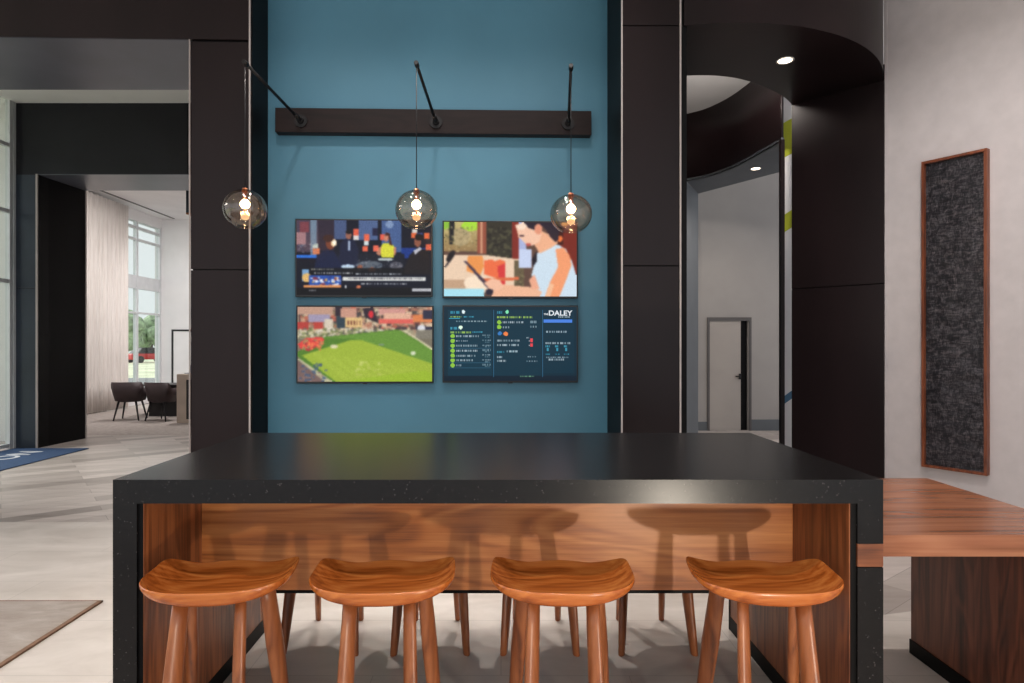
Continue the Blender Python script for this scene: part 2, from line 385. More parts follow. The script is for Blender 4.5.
hd.add(vs, fs, 0, False)
ho = struct('wall_curved_header', hd, 'espresso')
# jamb on the right of the opening
J0, J1 = Vector((3.61,6.03)), Vector((3.02,6.65))
jd = (J1-J0).normalized(); jn = Vector((-jd.y, jd.x))
if jn.dot(Vector((-1,-1))) < 0: jn = -jn
def jpoly(o0, o1, t0=0, t1=None):
    L = (J1-J0).length; t1 = L if t1 is None else t1
    a, b = J0+jd*t0, J0+jd*t1
    return [tuple(a+jn*o0), tuple(b+jn*o0), tuple(b+jn*o1), tuple(a+jn*o1)]
jb = struct('wall_right_jamb', MB().prism(jpoly(-.012,-.25), 0, 4.2), 'black')
MB().prism(jpoly(0,-.014), 0.0, 2.125).build('cladding_panel', 'espresso', jb, bevel=.0015)
MB().prism(jpoly(0,-.014), 2.135, 4.045).build('cladding_panel', 'espresso', jb, bevel=.0015)
# concave inner wall of the drum, above the second opening
cc = [(2.81,9.725),(3.0,9.56),(3.135,9.33),(3.25,9.0),(3.33,8.53),(3.385,8.1),(3.415,7.8)]
def smooth_poly(P, k=6):
    out = []
    for i in range(len(P)-1):
        p0, p1, p2, p3 = [Vector(P[max(0,min(len(P)-1,j))]) for j in (i-1,i,i+1,i+2)]
        for t in range(k):
            t /= k; out.append(tuple(.5*((2*p1)+(-p0+p2)*t+(2*p0-5*p1+4*p2-p3)*t*t+(-p0+3*p1-3*p2+p3)*t**3)))
    return out+[tuple(P[-1])]
ccs = smooth_poly(cc)
ext = [(2.0,9.95),(2.4,9.9)]+ccs
cmb = MB(); n = len(ext); vs = [(x,y,4.045) for x,y in ext]+[(x,y,5.06) for x,y in ext]
cmb.add(vs, [[i,i+1,n+i+1,n+i] for i in range(n-1)], 0, True)
o = struct('wall_drum_inner', cmb, 'espresso'); s_ = o.modifiers.new('t','SOLIDIFY'); s_.thickness = .03; s_.offset = 1
struct('ceiling_drum', MB().box(.8,4.6,5.9,10.2,5.06,5.1), 'white')
sof = ccs+[(4.6,7.8),(4.6,9.6),(4.03,9.22),(3.25,10.55),(2.81,9.74)]
sof = ccs+[(3.45,7.8),(4.03,9.22),(3.25,10.55)]
sb = MB(); n = len(sof)
struct('ceiling_drum_soffit', sb.prism(sof, 4.045, 4.08), 'greyblue')
struct('wall_drum_reveal', MB().prism([(2.81,9.74),(3.25,10.55),(3.2,10.6),(2.70,9.78)], 0, 4.045), 'greyblue')
struct('trim_8', MB().prism([(2.806,9.735),(3.246,10.545),(3.24,10.56),(2.79,9.74)], 2.16, 2.17), 'black')
struct('wall_drum_post', MB().box(3.405,3.45,7.78,7.84,0,4.05), 'espresso')
struct('wall_drum_left', MB().prism([(1.43,5.72),(1.5,5.72),(2.81,9.8),(2.7,9.8)], 0, 5.06), 'espresso')
# white graphic wall in the gap
gw = MB().prism([(3.55,8.05),(4.3,7.9),(4.3,7.95),(3.55,8.1)], 0, 5.06)
gr = struct('wall_graphic', gw, 'white')
M['lime'] = plain('lime_paint', (170,176,30), .6); M['bluepaint'] = plain('blue_paint', (70,110,140), .6)
def gpatch(nm, z0, z1, m, sk):
    a, b_ = Vector((3.55,8.045)), Vector((4.3,7.895))
    MB().add([(a.x,a.y,z0),(b_.x,b_.y,z0+sk),(b_.x,b_.y,z1+sk),(a.x,a.y,z1),(a.x,a.y+.003,z0),(b_.x,b_.y+.003,z0+sk),(b_.x,b_.y+.003,z1+sk),(a.x,a.y+.003,z1)],
       [[0,1,2,3],[7,6,5,4],[0,4,5,1],[3,2,6,7],[0,3,7,4],[1,5,6,2]]).build(nm, m, gr)
gpatch('painted_band', 3.90, 4.34, 'lime', .4); gpatch('painted_band', 2.96, 3.18, 'lime', .5); gpatch('painted_band', .80, .90, 'bluepaint', .6)
# far grey wall with door
Y3 = 11.6
struct('wall_far_grey', MB().box(2.2,3.735,Y3,Y3+.15,0,5.1).box(4.475,8,Y3,Y3+.15,0,5.1).box(3.735,4.475,Y3,Y3+.15,2.02,5.1).box(3.735,4.475,Y3+.6,Y3+.65,0,2.02), 'grey_wall')
struct('baseboard_left', MB().box(2.2,3.735,Y3-.012,Y3,0,.16), 'greyblue')
struct('baseboard_right', MB().box(4.53,8,Y3-.012,Y3,0,.2), 'greyblue')
d1 = MB().box(3.735,3.775,Y3-.03,Y3+.1,0,1.99).box(4.49,4.53,Y3-.03,Y3+.1,0,1.99).box(3.735,4.53,Y3-.03,Y3+.1,1.99,2.05)
d1r = struct('door_1', d1, 'frame_grey')
d1l = MB().box(3.775,4.345,Y3+.0,Y3+.04,.01,1.99).build('door_leaf', 'door_paint', d1r)
MB().box(4.345,4.49,Y3+.05,Y3+.06,0,1.99).build('dark_gap', 'black', d1r)
MB().tube([(4.33,Y3-.04,.98),(4.24,Y3-.04,.98)], .012).box(4.31,4.345,Y3-.03,Y3+.0,.93,1.03).build('handle', 'black_metal', d1l)
# angled right wall
RC = Vector((3.62,6.05)); RD = Vector((.66,-1)).normalized(); RN = Vector((RD.y, -RD.x))
if RN.dot(Vector((-1,-1))) < 0: RN = -RN
def rpoly(t0, t1, o0, o1):
    a, b = RC+RD*t0, RC+RD*t1
    return [tuple(a+RN*o0), tuple(b+RN*o0), tuple(b+RN*o1), tuple(a+RN*o1)]
struct('wall_right', MB().prism(rpoly(.0,8.2,0,-.15), 0, CZ), 'white_wall')
struct('trim_9', MB().prism(rpoly(.0,.03,.004,-.1), 0, CZ), 'white_wall')

# ------------------------------------------------------------------ recessed downlights
def downlight(x, y, z, r, label):
    root = empty('recessed_downlight', (x,y,z-.0)); tag(root, label, 'ceiling light', 'recessed downlights')
    MB().lathe([(r*1.02,-.004),(r*1.28,-.006),(r*1.3,0),(r*1.02,.0)], (0,0,0)).build('trim_ring', 'socket_white', root)
    MB().lathe([(.001,-.0035),(r,-.0035),(r,.0),(.001,.0)], (0,0,0)).build('lens', 'downlight', root)
    return root
downlight(2.49, 5.61, 4.045, .058, 'lit recessed downlight in the dark curved soffit over the right opening')
downlight(3.60, 9.05, 4.045, .058, 'lit recessed downlight in the grey soffit above the far grey wall')
downlight(-8.15, 14.3, 5.03, .06, 'small recessed downlight in the white ceiling of the far room')

# ------------------------------------------------------------------ island
FY, BY = 2.28, 3.50; LX, RX = -1.383, 1.362; TH = .085; TR = .0915; TZ = 1.07
ic = Vector(((LX+RX)/2, (FY+BY)/2, 0))
isl = empty('bar_island', ic); tag(isl, 'long black speckled stone waterfall island with walnut inner panels and four stools each side', 'island')
def ipart(mb, name, mat, **kw):
    o = mb.build(name, mat, isl, **kw); o.location = -ic if 'origin' not in kw else Vector(kw['origin'])-ic; return o
def xz(mb, P, y0, y1):
    n = len(P); vs = [(x,y0,z) for x,z in P]+[(x,y1,z) for x,z in P]
    return mb.add(vs, [list(range(n)), list(range(n,2*n))[::-1]]+[[i,(i+1)%n,n+(i+1)%n,n+i] for i in range(n)])
ipart(xz(MB(), [(LX,TZ),(RX,TZ),(RX-TR,TZ-TH),(LX+TH,TZ-TH)], FY, BY), 'countertop', 'quartz')
ipart(xz(MB(), [(LX,0),(LX+TH,0),(LX+TH,TZ-TH),(LX,TZ)], FY, BY), 'waterfall_leg', 'quartz')
ipart(xz(MB(), [(RX,.842),(RX-TR,.842),(RX-TR,TZ-TH),(RX,TZ)], FY, BY).box(RX-TR,RX,FY,BY,0,.757).box(RX-TR,RX,3.3,BY,.757,.842), 'waterfall_leg', 'quartz')
ipart(MB().box(LX+TH,-1.281,FY+.010,BY-.01,0.0,TZ-TH), 'black_reveal', 'black')
ipart(MB().box(1.250,RX-TR,FY+.010,BY-.01,0.0,TZ-TH), 'black_reveal', 'black')
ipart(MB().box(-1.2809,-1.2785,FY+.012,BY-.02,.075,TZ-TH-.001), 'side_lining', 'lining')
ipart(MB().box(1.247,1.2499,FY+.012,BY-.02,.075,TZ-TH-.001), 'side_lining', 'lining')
ipart(MB().box(-1.2809,-1.276,FY+.02,BY-.012,0,.075), 'plinth', 'black')
ipart(MB().box(1.245,1.2499,FY+.02,BY-.012,0,.075), 'plinth', 'black')
ipart(MB().box(-1.2809,-1.275,BY-.02,BY-.005,0,TZ-TH-.001), 'black_end_strip', 'black')
ipart(MB().box(1.243,1.2499,BY-.02,BY-.005,0,TZ-TH-.001), 'black_end_strip', 'black')
ipart(MB().box(-1.2784,1.2469,2.735,2.775,.503,TZ-TH-.001), 'modesty_panel', 'panel', origin=(0,2.735,.5))
ipart(MB().box(-1.2784,1.2469,2.745,2.80,.485,.503), 'support_rail', 'black')
# ------------------------------------------------------------------ walnut bench desk on the right
bn = empty('walnut_desk', (1.85,2.9,0)); tag(bn, 'low walnut desk joined to the right end of the black island below the tall artwork', 'desk')
def bpart(mb, name, mat, **kw):
    o = mb.build(name, mat, bn, **kw); o.location = -bn.location; return o
bpart(MB().box(RX+.001,2.258,2.375,3.39,.764,.845), 'desktop', 'bench', bevel=.002)
bpart(MB().box(RX-TR+.001,RX+.001,FY+.001,3.29,.759,.841), 'through_tenon', 'tenon', bevel=.001)
bpart(MB().box(2.063,2.23,2.42,3.22,.07,.764), 'pedestal', 'bench_base')
bpart(MB().box(2.058,2.23,2.41,3.226,0,.07), 'plinth', 'black')

# ------------------------------------------------------------------ stools
def make_seat_mesh():
    na = 64; rings = []
    HW = .250
    def outline(t):
        c, s_ = cos(t), sin(t)
        if s_ >= 0: n_ = 2.7+2.6*min(1,s_*3); dep = .160
        else: n_ = 2.7; dep = .182
        x = HW*math.copysign(abs(c)**(2/n_), c); y = dep*math.copysign(abs(s_)**(2/n_), s_)
        return x, y
    def zrim(x, y):
        k = abs(x)/HW
        far = max(0, min(1, (y-.02)/.13))
        near = max(0, min(1, (-y)/.195))
        z = .751+.010*k**2.5 + .002*near*(1-k)
        z += far*(.017*math.exp(-(x/.055)**2)+.034*k**4-.015)
        return z
    def ridge(x, y):
        t = max(0, min(1, (y-.03)/.12)); t = t*t*(3-2*t)
        return .016*math.exp(-(x/.055)**2)*t
    ts = [2*pi*i/na for i in range(na)]
    def ring(sc, fz):
        R = []
        for t in ts:
            ox, oy = outline(t); x, y = ox*sc, oy*sc
            R.append((x, y, fz(ox, oy, x, y, sc)))
        return R
    zb0 = .684
    def bot(ox, oy, x, y, s_):
        zr = zrim(ox, oy)-.021
        k = (abs(x)/HW)
        e = s_**4.5
        return zb0+(zr-zb0)*(.52*e+.48*k**1.8*s_)
    def top(ox, oy, x, y, s_):
        zr = zrim(ox, oy)
        z0 = .699
        e = s_**4.6
        return z0+(zr-z0)*e+ridge(x, y)*(1-e)
    for s_ in (.02,.25,.5,.68,.80,.90,.965): rings.append(ring(s_, bot))
    rings.append(ring(.994, lambda ox,oy,x,y,s_: zrim(ox,oy)-.018))
    rings.append(ring(1.0, lambda ox,oy,x,y,s_: zrim(ox,oy)-.009))
    rings.append(ring(.988, lambda ox,oy,x,y,s_: zrim(ox,oy)-.001))
    for s_ in (.965,.93,.88,.80,.70,.58,.45,.32,.18,.02): rings.append(ring(s_, top))
    return MB().rings(rings)
def leg_mb(tx, ty, bx_, by_):
    ang = math.atan2(by_, bx_); n = 18; R = []
    prof = [(.692,.058,.036),(.62,.062,.038),(.45,.070,.041),(.25,.060,.038),(.1,.050,.034),(.004,.040,.030),(0,.036,.026)]
    for z, a, b in prof:
        t = 1-z/.712; x, y = tx+(bx_-tx)*t, ty+(by_-ty)*t
        R.append([(x+a/2*cos(k)*cos(ang)-b/2*sin(k)*sin(ang), y+a/2*cos(k)*sin(ang)+b/2*sin(k)*cos(ang), z) for k in [2*pi*i/n for i in range(n)]])
    return MB().rings(R)
def make_stool():
    root = empty('bar_stool')
    s = make_seat_mesh().build('seat', 'seat', root)
    sd = s.modifiers.new('sub','SUBSURF'); sd.levels = 1; sd.render_levels = 1
    for sx in (-1,1):
        leg_mb(.098*sx,-.085,.120*sx,-.205).build('leg','leg',root)
        leg_mb(.132*sx,.07,.182*sx,.205).build('leg','leg',root)
    return root
st0 = make_stool(); first = True
fl = ['walnut tractor-seat stool at the left end of the near row beside the island leg',
      'walnut tractor-seat stool second from the left in the near row',
      'walnut tractor-seat stool third from the left in the near row',
      'walnut tractor-seat stool at the right end of the near row next to the walnut desk']
bl = ['leftmost walnut stool on the far side of the island, behind the panel',
      'second stool from the left on the far side of the island, behind the panel',
      'third stool from the left on the far side of the island, behind the panel',
      'rightmost walnut stool on the far side of the island, behind the panel']
for (x, y, rz), lb in zip([(-.980,2.24,3),(-.410,2.24,2),(.212,2.24,-2),(.918,2.24,-3)], fl):
    o = st0 if first else copy_tree(st0); first = False
    o.location = (x,y,0); o.rotation_euler.z = radians(rz); tag(o, lb, 'stool', 'stools on the near side of the island')
for (x, y, rz), lb in zip([(-.91,3.405,180),(-.358,3.405,181),(.198,3.405,179),(.785,3.405,180)], bl):
    o = copy_tree(st0); o.location = (x,y,0); o.rotation_euler.z = radians(rz); tag(o, lb, 'stool', 'stools on the far side of the island')

# ------------------------------------------------------------------ beam and pendants
ou = .10
uL, uR = wall_u(275, ou), wall_u(591.5, ou)
zt_, zb_ = 3.603, 3.392
bm_ = wallbox(MB(), uL, uR, .005, ou, zb_, zt_).build('mounting_beam', 'beam', bevel=.004)
tag(bm_, 'long dark wooden beam fixed across the teal wall above the screens', 'beam')
plabels = ['clear smoked globe pendant on the left arm, hanging before the dark left pillar',
           'clear smoked globe pendant on the middle arm, hanging over the news screen',
           'clear smoked globe pendant on the right arm, hanging over the screen with the woman']
for i, (bx_, tipx, tipD) in enumerate([(301,245,4.68),(436,416.5,4.70),(568,571,4.75)]):
    bp = wpt(wall_u(bx_, ou), ou, 3.487)
    tip = Vector(((tipx-501)/F*tipD, tipD, EYE+2.065))
    root = empty('globe_pendant', bp); tag(root, plabels[i], 'pendant lamp', 'globe pendants on the beam')
    def pp(mb, name, mat, par=root):
        o = mb.build(name, mat, par); o.location = -bp if par is root else (0,0,0); return o
    d = WN
    pp(MB().tube([bp, bp+d*.016], [.055,.055], 24).tube([bp+d*.016, bp+d*.04], [.03,.024], 20), 'wall_plate', 'black_metal')
    st = bp+d*.035
    dirv = (tip-st).normalized()
    pp(MB().tube([st-dirv*.03, st+dirv*.10], [.021,.019], 16).tube([st+dirv*.09, tip], [.0125,.0115], 16).tube([tip-dirv*.03, tip+dirv*.02], [.018,.016], 16), 'arm', 'black_metal')
    gz = EYE+.992+(.0 if i < 2 else -.02)
    gc = Vector((tip.x, tip.y, gz)); R = .151
    pp(MB().tube([tip-Vector((0,0,.01)), gc+Vector((0,0,R*.985))], .0035, 10), 'cord', 'black_metal')
    prof = []
    for k in range(25):
        a = radians(6+(152-6)*k/24); prof.append((R*sin(a)*1.03, R*cos(a)*.96))
    inner_ = [(r-.0035*max(.3,1), z*.978) for r, z in prof[::-1]]
    gl = pp(MB().lathe(prof+[(prof[-1][0]-.002, prof[-1][1]-.003)]+inner_, gc, 48), 'globe', 'globe')
    sk_ = pp(MB().lathe([(.004,R*1.02),(.018,R*1.02),(.022,R*.95),(.022,R*.80),(.016,R*.78),(.016,R*.58),(.02,R*.56),(.02,R*.47),(.001,R*.47)], gc, 24), 'socket', 'copper')
    pp(MB().lathe([(.001,R*.48),(.013,R*.47),(.018,R*.43),(.029,R*.35),(.034,R*.25),(.029,R*.14),(.016,R*.06),(.001,R*.04)], gc, 24), 'bulb', 'bulb', sk_)
    pp(MB().lathe([(.001,-R*.23),(.018,-R*.25),(.028,-R*.31),(.030,-R*.38),(.025,-R*.46),(.012,-R*.51),(.001,-R*.52)], gc, 24), 'bulb_reflection', 'lens', sk_)  # glowing shape for the bulb's reflection, not a real part
    pp(MB().tube([gc+Vector((.0,0,R*.05)), gc+Vector((0,0,-R*.24))], .004, 8), 'stem', 'copper', sk_)

# ------------------------------------------------------------------ televisions
class Pic:
    def __init__(s, w, h, bg): s.w, s.h = w, h; s.d = [[bg]*w for _ in range(h)]
    def set(s, x, y, c, a=1):
        if 0 <= x < s.w and 0 <= y < s.h:
            o = s.d[y][x]; s.d[y][x] = tuple(o[i]*(1-a)+c[i]*a for i in range(3))
    def rect(s, x0, y0, x1, y1, c, a=1):
        for y in range(max(0,int(round(y0*s.h))), min(s.h,int(round(y1*s.h)))):
            for x in range(max(0,int(round(x0*s.w))), min(s.w,int(round(x1*s.w)))): s.set(x, y, c, a)
    def ell(s, cx, cy, rx, ry, c, a=1, rot=0):
        for y in range(max(0,int((cy-ry-rx)*s.h)), min(s.h,int((cy+ry+rx)*s.h)+2)):
            for x in range(max(0,int((cx-rx-ry)*s.w)), min(s.w,int((cx+rx+ry)*s.w)+2)):
                u, v = (x+.5)/s.w-cx, ((y+.5)/s.h-cy)
                uu = u*1.78; vv = v
                p, q = uu*cos(rot)+vv*sin(rot), -uu*sin(rot)+vv*cos(rot)
                if (p/(rx*1.78))**2+(q/ry)**2 <= 1: s.set(x, y, c, a)
    def poly(s, P, c, a=1):
        for y in range(s.h):
            fy = (y+.5)/s.h; xs = []
            for i in range(len(P)):
                (x0,y0),(x1,y1) = P[i], P[(i+1)%len(P)]
                if (y0 <= fy) != (y1 <= fy): xs.append(x0+(fy-y0)/(y1-y0)*(x1-x0))
            xs.sort()
            for k in range(0, len(xs)-1, 2):
                for x in range(int(xs[k]*s.w+.5), int(xs[k+1]*s.w+.5)): s.set(x, y, c, a)
    def grad(s, x0, y0, x1, y1, c0, c1, vert=True):
        for y in range(int(y0*s.h), int(y1*s.h)):
            for x in range(int(x0*s.w), int(x1*s.w)):
                t = ((y/s.h-y0)/(y1-y0)) if vert else ((x/s.w-x0)/(x1-x0)); s.set(x, y, tuple(c0[i]*(1-t)+c1[i]*t for i in range(3)))
    def speck(s, x0, y0, x1, y1, cols, dens, sz=1):
        nx = int((x1-x0)*s.w*(y1-y0)*s.h*dens)
        for _ in range(nx):
            x = random.uniform(x0,x1); y = random.uniform(y0,y1); c = random.choice(cols)
            s.rect(x, y, x+sz*random.uniform(1,2.5)/s.w, y+sz*random.uniform(1,2)/s.h, c, .8)
    def words(s, x0, y, x1, h, c, a=.9):
        x = x0
        while x < x1:
            w = random.uniform(.006,.013); s.rect(x, y, min(x1,x+w), y+h, c, a*random.uniform(.6,1)); x += w+random.choice((.004,.004,.010))
def pic_news():
    p = Pic(176,99,(14,18,34))
    p.rect(0,0,.16,.42,(70,60,78)); p.rect(.02,.02,.09,.16,(120,60,70)); p.rect(.1,.0,.15,.5,(110,130,150)); p.rect(.0,.16,.07,.32,(160,120,125))
    p.rect(.16,0,.28,.4,(44,36,52)); p.rect(.28,0,.37,.25,(70,86,124)); p.rect(.46,0,.60,.26,(78,98,140)); p.rect(.63,0,.78,.42,(70,94,142)); p.ell(.69,.05,.03,.05,(180,200,225),.5); p.rect(.56,.1,.6,.2,(30,30,60))
    for x0,y0,x1,y1,c in [(.42,.11,.46,.2,(225,96,70)),(.42,.2,.46,.26,(220,214,210)),(.50,.18,.54,.27,(230,100,72)),(.5,.27,.535,.33,(210,220,220)),(.49,.34,.53,.41,(232,104,74)),(.62,.18,.66,.26,(224,92,74)),(.57,.33,.61,.41,(236,106,82)),(.85,.16,.89,.23,(226,104,60)),(.9,.16,.94,.23,(60,80,150)),(.95,.16,.99,.24,(226,104,60)),(.96,.31,1,.39,(220,98,70)),(.12,.31,.16,.37,(190,200,190)),(.12,.37,.17,.45,(214,120,80)),(.86,.11,.9,.16,(210,205,200))]: p.rect(x0,y0,x1,y1,c)
    p.rect(0,.46,.15,.51,(40,110,210)); p.speck(.0,.3,.14,.46,[(90,70,90),(30,60,100),(150,150,160)],.08)
    p.rect(.78,.36,.96,.5,(24,54,130)); p.rect(.3,.44,.8,.7,(22,26,40))
    # man standing
    p.poly([(.32,.32),(.36,.24),(.43,.27),(.46,.38),(.45,.62),(.31,.62)],(24,30,56)); p.ell(.385,.2,.022,.055,(150,96,80)); p.ell(.385,.155,.022,.025,(24,18,20)); p.rect(.38,.27,.395,.4,(160,175,200))
    # seated man left
    p.poly([(.12,.72),(.15,.48),(.2,.4),(.28,.42),(.33,.58),(.34,.72)],(20,30,62)); p.ell(.25,.3,.035,.09,(120,62,44)); p.ell(.275,.3,.022,.05,(255,226,180)); p.ell(.28,.3,.012,.03,(255,250,235)); p.ell(.235,.24,.04,.05,(60,34,30))
    # woman yellow
    p.poly([(.62,.36),(.645,.3),(.7,.3),(.73,.36),(.72,.5),(.63,.5)],(214,212,60)); p.ell(.665,.23,.018,.05,(200,130,105)); p.poly([(.66,.16),(.69,.17),(.71,.34),(.69,.32),(.68,.2),(.655,.2)],(70,36,32)); p.poly([(.61,.36),(.63,.35),(.62,.48),(.59,.44)],(190,125,100)); p.poly([(.725,.35),(.74,.36),(.735,.46),(.72,.46)],(190,125,100))
    # right man
    p.poly([(.78,.72),(.84,.46),(.9,.36),(.98,.4),(1,.72)],(30,26,30)); p.ell(.9,.28,.026,.075,(140,84,66)); p.ell(.91,.22,.032,.045,(22,18,20)); p.poly([(.87,.4),(.92,.35),(.93,.38),(.88,.46)],(190,190,200))
    p.ell(.54,.6,.1,.06,(120,130,140),.7); p.ell(.38,.62,.05,.03,(190,210,230)); p.ell(.66,.52,.06,.02,(190,200,200)); p.ell(.47,.63,.02,.035,(150,90,70)); p.ell(.56,.66,.03,.03,(170,90,60)); p.ell(.74,.6,.05,.05,(80,80,90)); p.speck(.42,.5,.78,.68,[(150,150,160),(60,60,70),(30,40,60)],.05)
    p.rect(.03,.64,.8,.74,(12,14,20),.8); p.words(.11,.645,.27,.022,(215,210,190)); p.words(.13,.70,.42,.022,(235,235,235)); p.words(.44,.705,.78,.02,(210,214,220))
    p.rect(.04,.66,.09,.82,(120,160,200)); p.ell(.075,.77,.035,.06,(224,180,110)); p.rect(.09,.74,.33,.9,(40,80,170)); p.speck(.1,.75,.32,.88,[(235,240,250),(220,170,90),(40,60,130),(120,50,70)],.12,2); p.rect(.05,.87,.33,.91,(230,150,90))
    p.rect(.34,.755,.96,.81,(224,224,220)); p.words(.38,.77,.94,.022,(60,60,70)); p.words(.48,.835,.82,.022,(220,220,220))
    p.rect(0,.9,1,1,(10,10,16),.85); p.words(.09,.925,.14,.02,(200,200,200)); p.rect(.36,.87,.37,.91,(230,230,230)); p.ell(.46,.89,.02,.02,(210,120,80)); p.rect(.86,.905,1,.95,(190,190,196))
    return p
def pic_woman():
    p = Pic(176,99,(96,70,60))
    p.grad(0,0,.28,.4,(196,180,120),(150,120,80)); p.rect(.0,0,.05,.1,(140,190,60)); p.ell(.2,.05,.07,.07,(170,220,60)); p.ell(.12,.2,.08,.12,(180,160,120)); p.poly([(.04,0),(.08,0),(.07,.3),(.04,.3)],(30,30,34)); p.speck(0,.05,.27,.4,[(150,130,90),(90,90,60),(210,190,140)],.1)
    p.rect(.25,0,.32,.42,(150,80,60)); p.rect(.275,0,.29,.42,(206,150,120)); p.rect(.32,0,.52,.5,(54,50,40)); p.speck(.32,.05,.5,.5,[(80,76,56),(40,36,32)],.08,2); p.rect(.51,0,.56,.5,(130,44,34)); p.rect(.56,0,.62,.5,(170,180,220)); p.rect(.86,0,1,.7,(120,40,28)); p.rect(.86,0,.9,.3,(64,24,20)); p.ell(.87,.22,.025,.04,(236,120,60)); p.ell(.91,.02,.03,.03,(255,200,120))
    # sofa and cushions
    p.poly([(0,.44),(.3,.44),(.56,.5),(.57,.95),(0,.95)],(236,206,178)); p.poly([(.18,.45),(.29,.45),(.3,.6),(.27,.72),(.17,.66)],(236,150,80)); p.poly([(.3,.52),(.36,.5),(.38,.53),(.42,.5),(.46,.53),(.46,.8),(.3,.7)],(238,112,70)); p.poly([(.4,.6),(.46,.55),(.46,.85),(.42,.85)],(214,60,60)); p.rect(.0,.78,.16,.92,(196,160,130)); p.rect(.53,.52,.6,.9,(104,90,66)); p.speck(.53,.55,.6,.9,[(60,56,44),(150,140,100)],.1); p.ell(.25,.82,.1,.1,(250,226,200))
    p.rect(0,.9,.3,1,(170,226,240)); p.poly([(.28,.76),(.56,.74),(.56,.78),(.3,.8)],(220,110,70))
    # dark stick / tablet
    p.ell(.05,.46,.022,.09,(28,24,30),1,.55); p.poly([(0,.6),(.04,.52),(.05,.53),(.01,.62)],(60,50,56)); p.poly([(.15,.53),(.17,.53),(.36,.88),(.39,1),(.37,1),(.33,.9)],(70,56,72)); p.ell(.34,.94,.03,.04,(40,34,50))
    # woman body
    p.poly([(.70,.42),(.78,.32),(.86,.3),(.92,.36),(.96,.5),(1,.72),(1,1),(.68,1),(.66,.7)],(206,224,238)); p.poly([(.66,.5),(.7,.38),(.7,.52),(.67,.6)],(30,26,36)); p.rect(.56,.36,.66,.62,(200,212,240))
    p.poly([(.68,.3),(.74,.12),(.82,.18),(.86,.28),(.8,.35),(.72,.42),(.7,.36)],(238,176,140)); p.poly([(.535,.04),(.6,0),(.72,0),(.74,.1),(.72,.26),(.66,.32),(.62,.3),(.6,.26),(.56,.2),(.55,.12)],(244,196,168)); p.poly([(.54,.05),(.59,.0),(.63,.04),(.6,.1),(.56,.1)],(250,222,200))
    p.poly([(.6,0),(.84,0),(.87,.1),(.86,.24),(.84,.27),(.8,.2),(.77,.1),(.74,.05),(.7,.02),(.68,.1),(.64,.08)],(40,30,44)); p.ell(.71,.09,.03,.07,(228,150,120)); p.rect(.57,.17,.6,.19,(60,40,50)); p.ell(.635,.3,.02,.02,(196,90,84))
    p.poly([(.84,.36),(.9,.34),(.95,.45),(.96,.58),(.92,.78),(.87,1),(.76,1),(.8,.8),(.86,.6)],(244,158,112)); p.poly([(.76,1),(.8,.82),(.83,.84),(.8,1)],(246,190,150))
    p.poly([(.38,.86),(.44,.84),(.68,.88),(.74,.94),(.72,1),(.36,1)],(240,184,150)); p.poly([(.3,.82),(.36,.76),(.42,.78),(.45,.88),(.4,.92),(.34,.9)],(244,190,160)); p.poly([(.64,.78),(.68,.7),(.72,.9),(.66,.9)],(238,170,140))
    return p
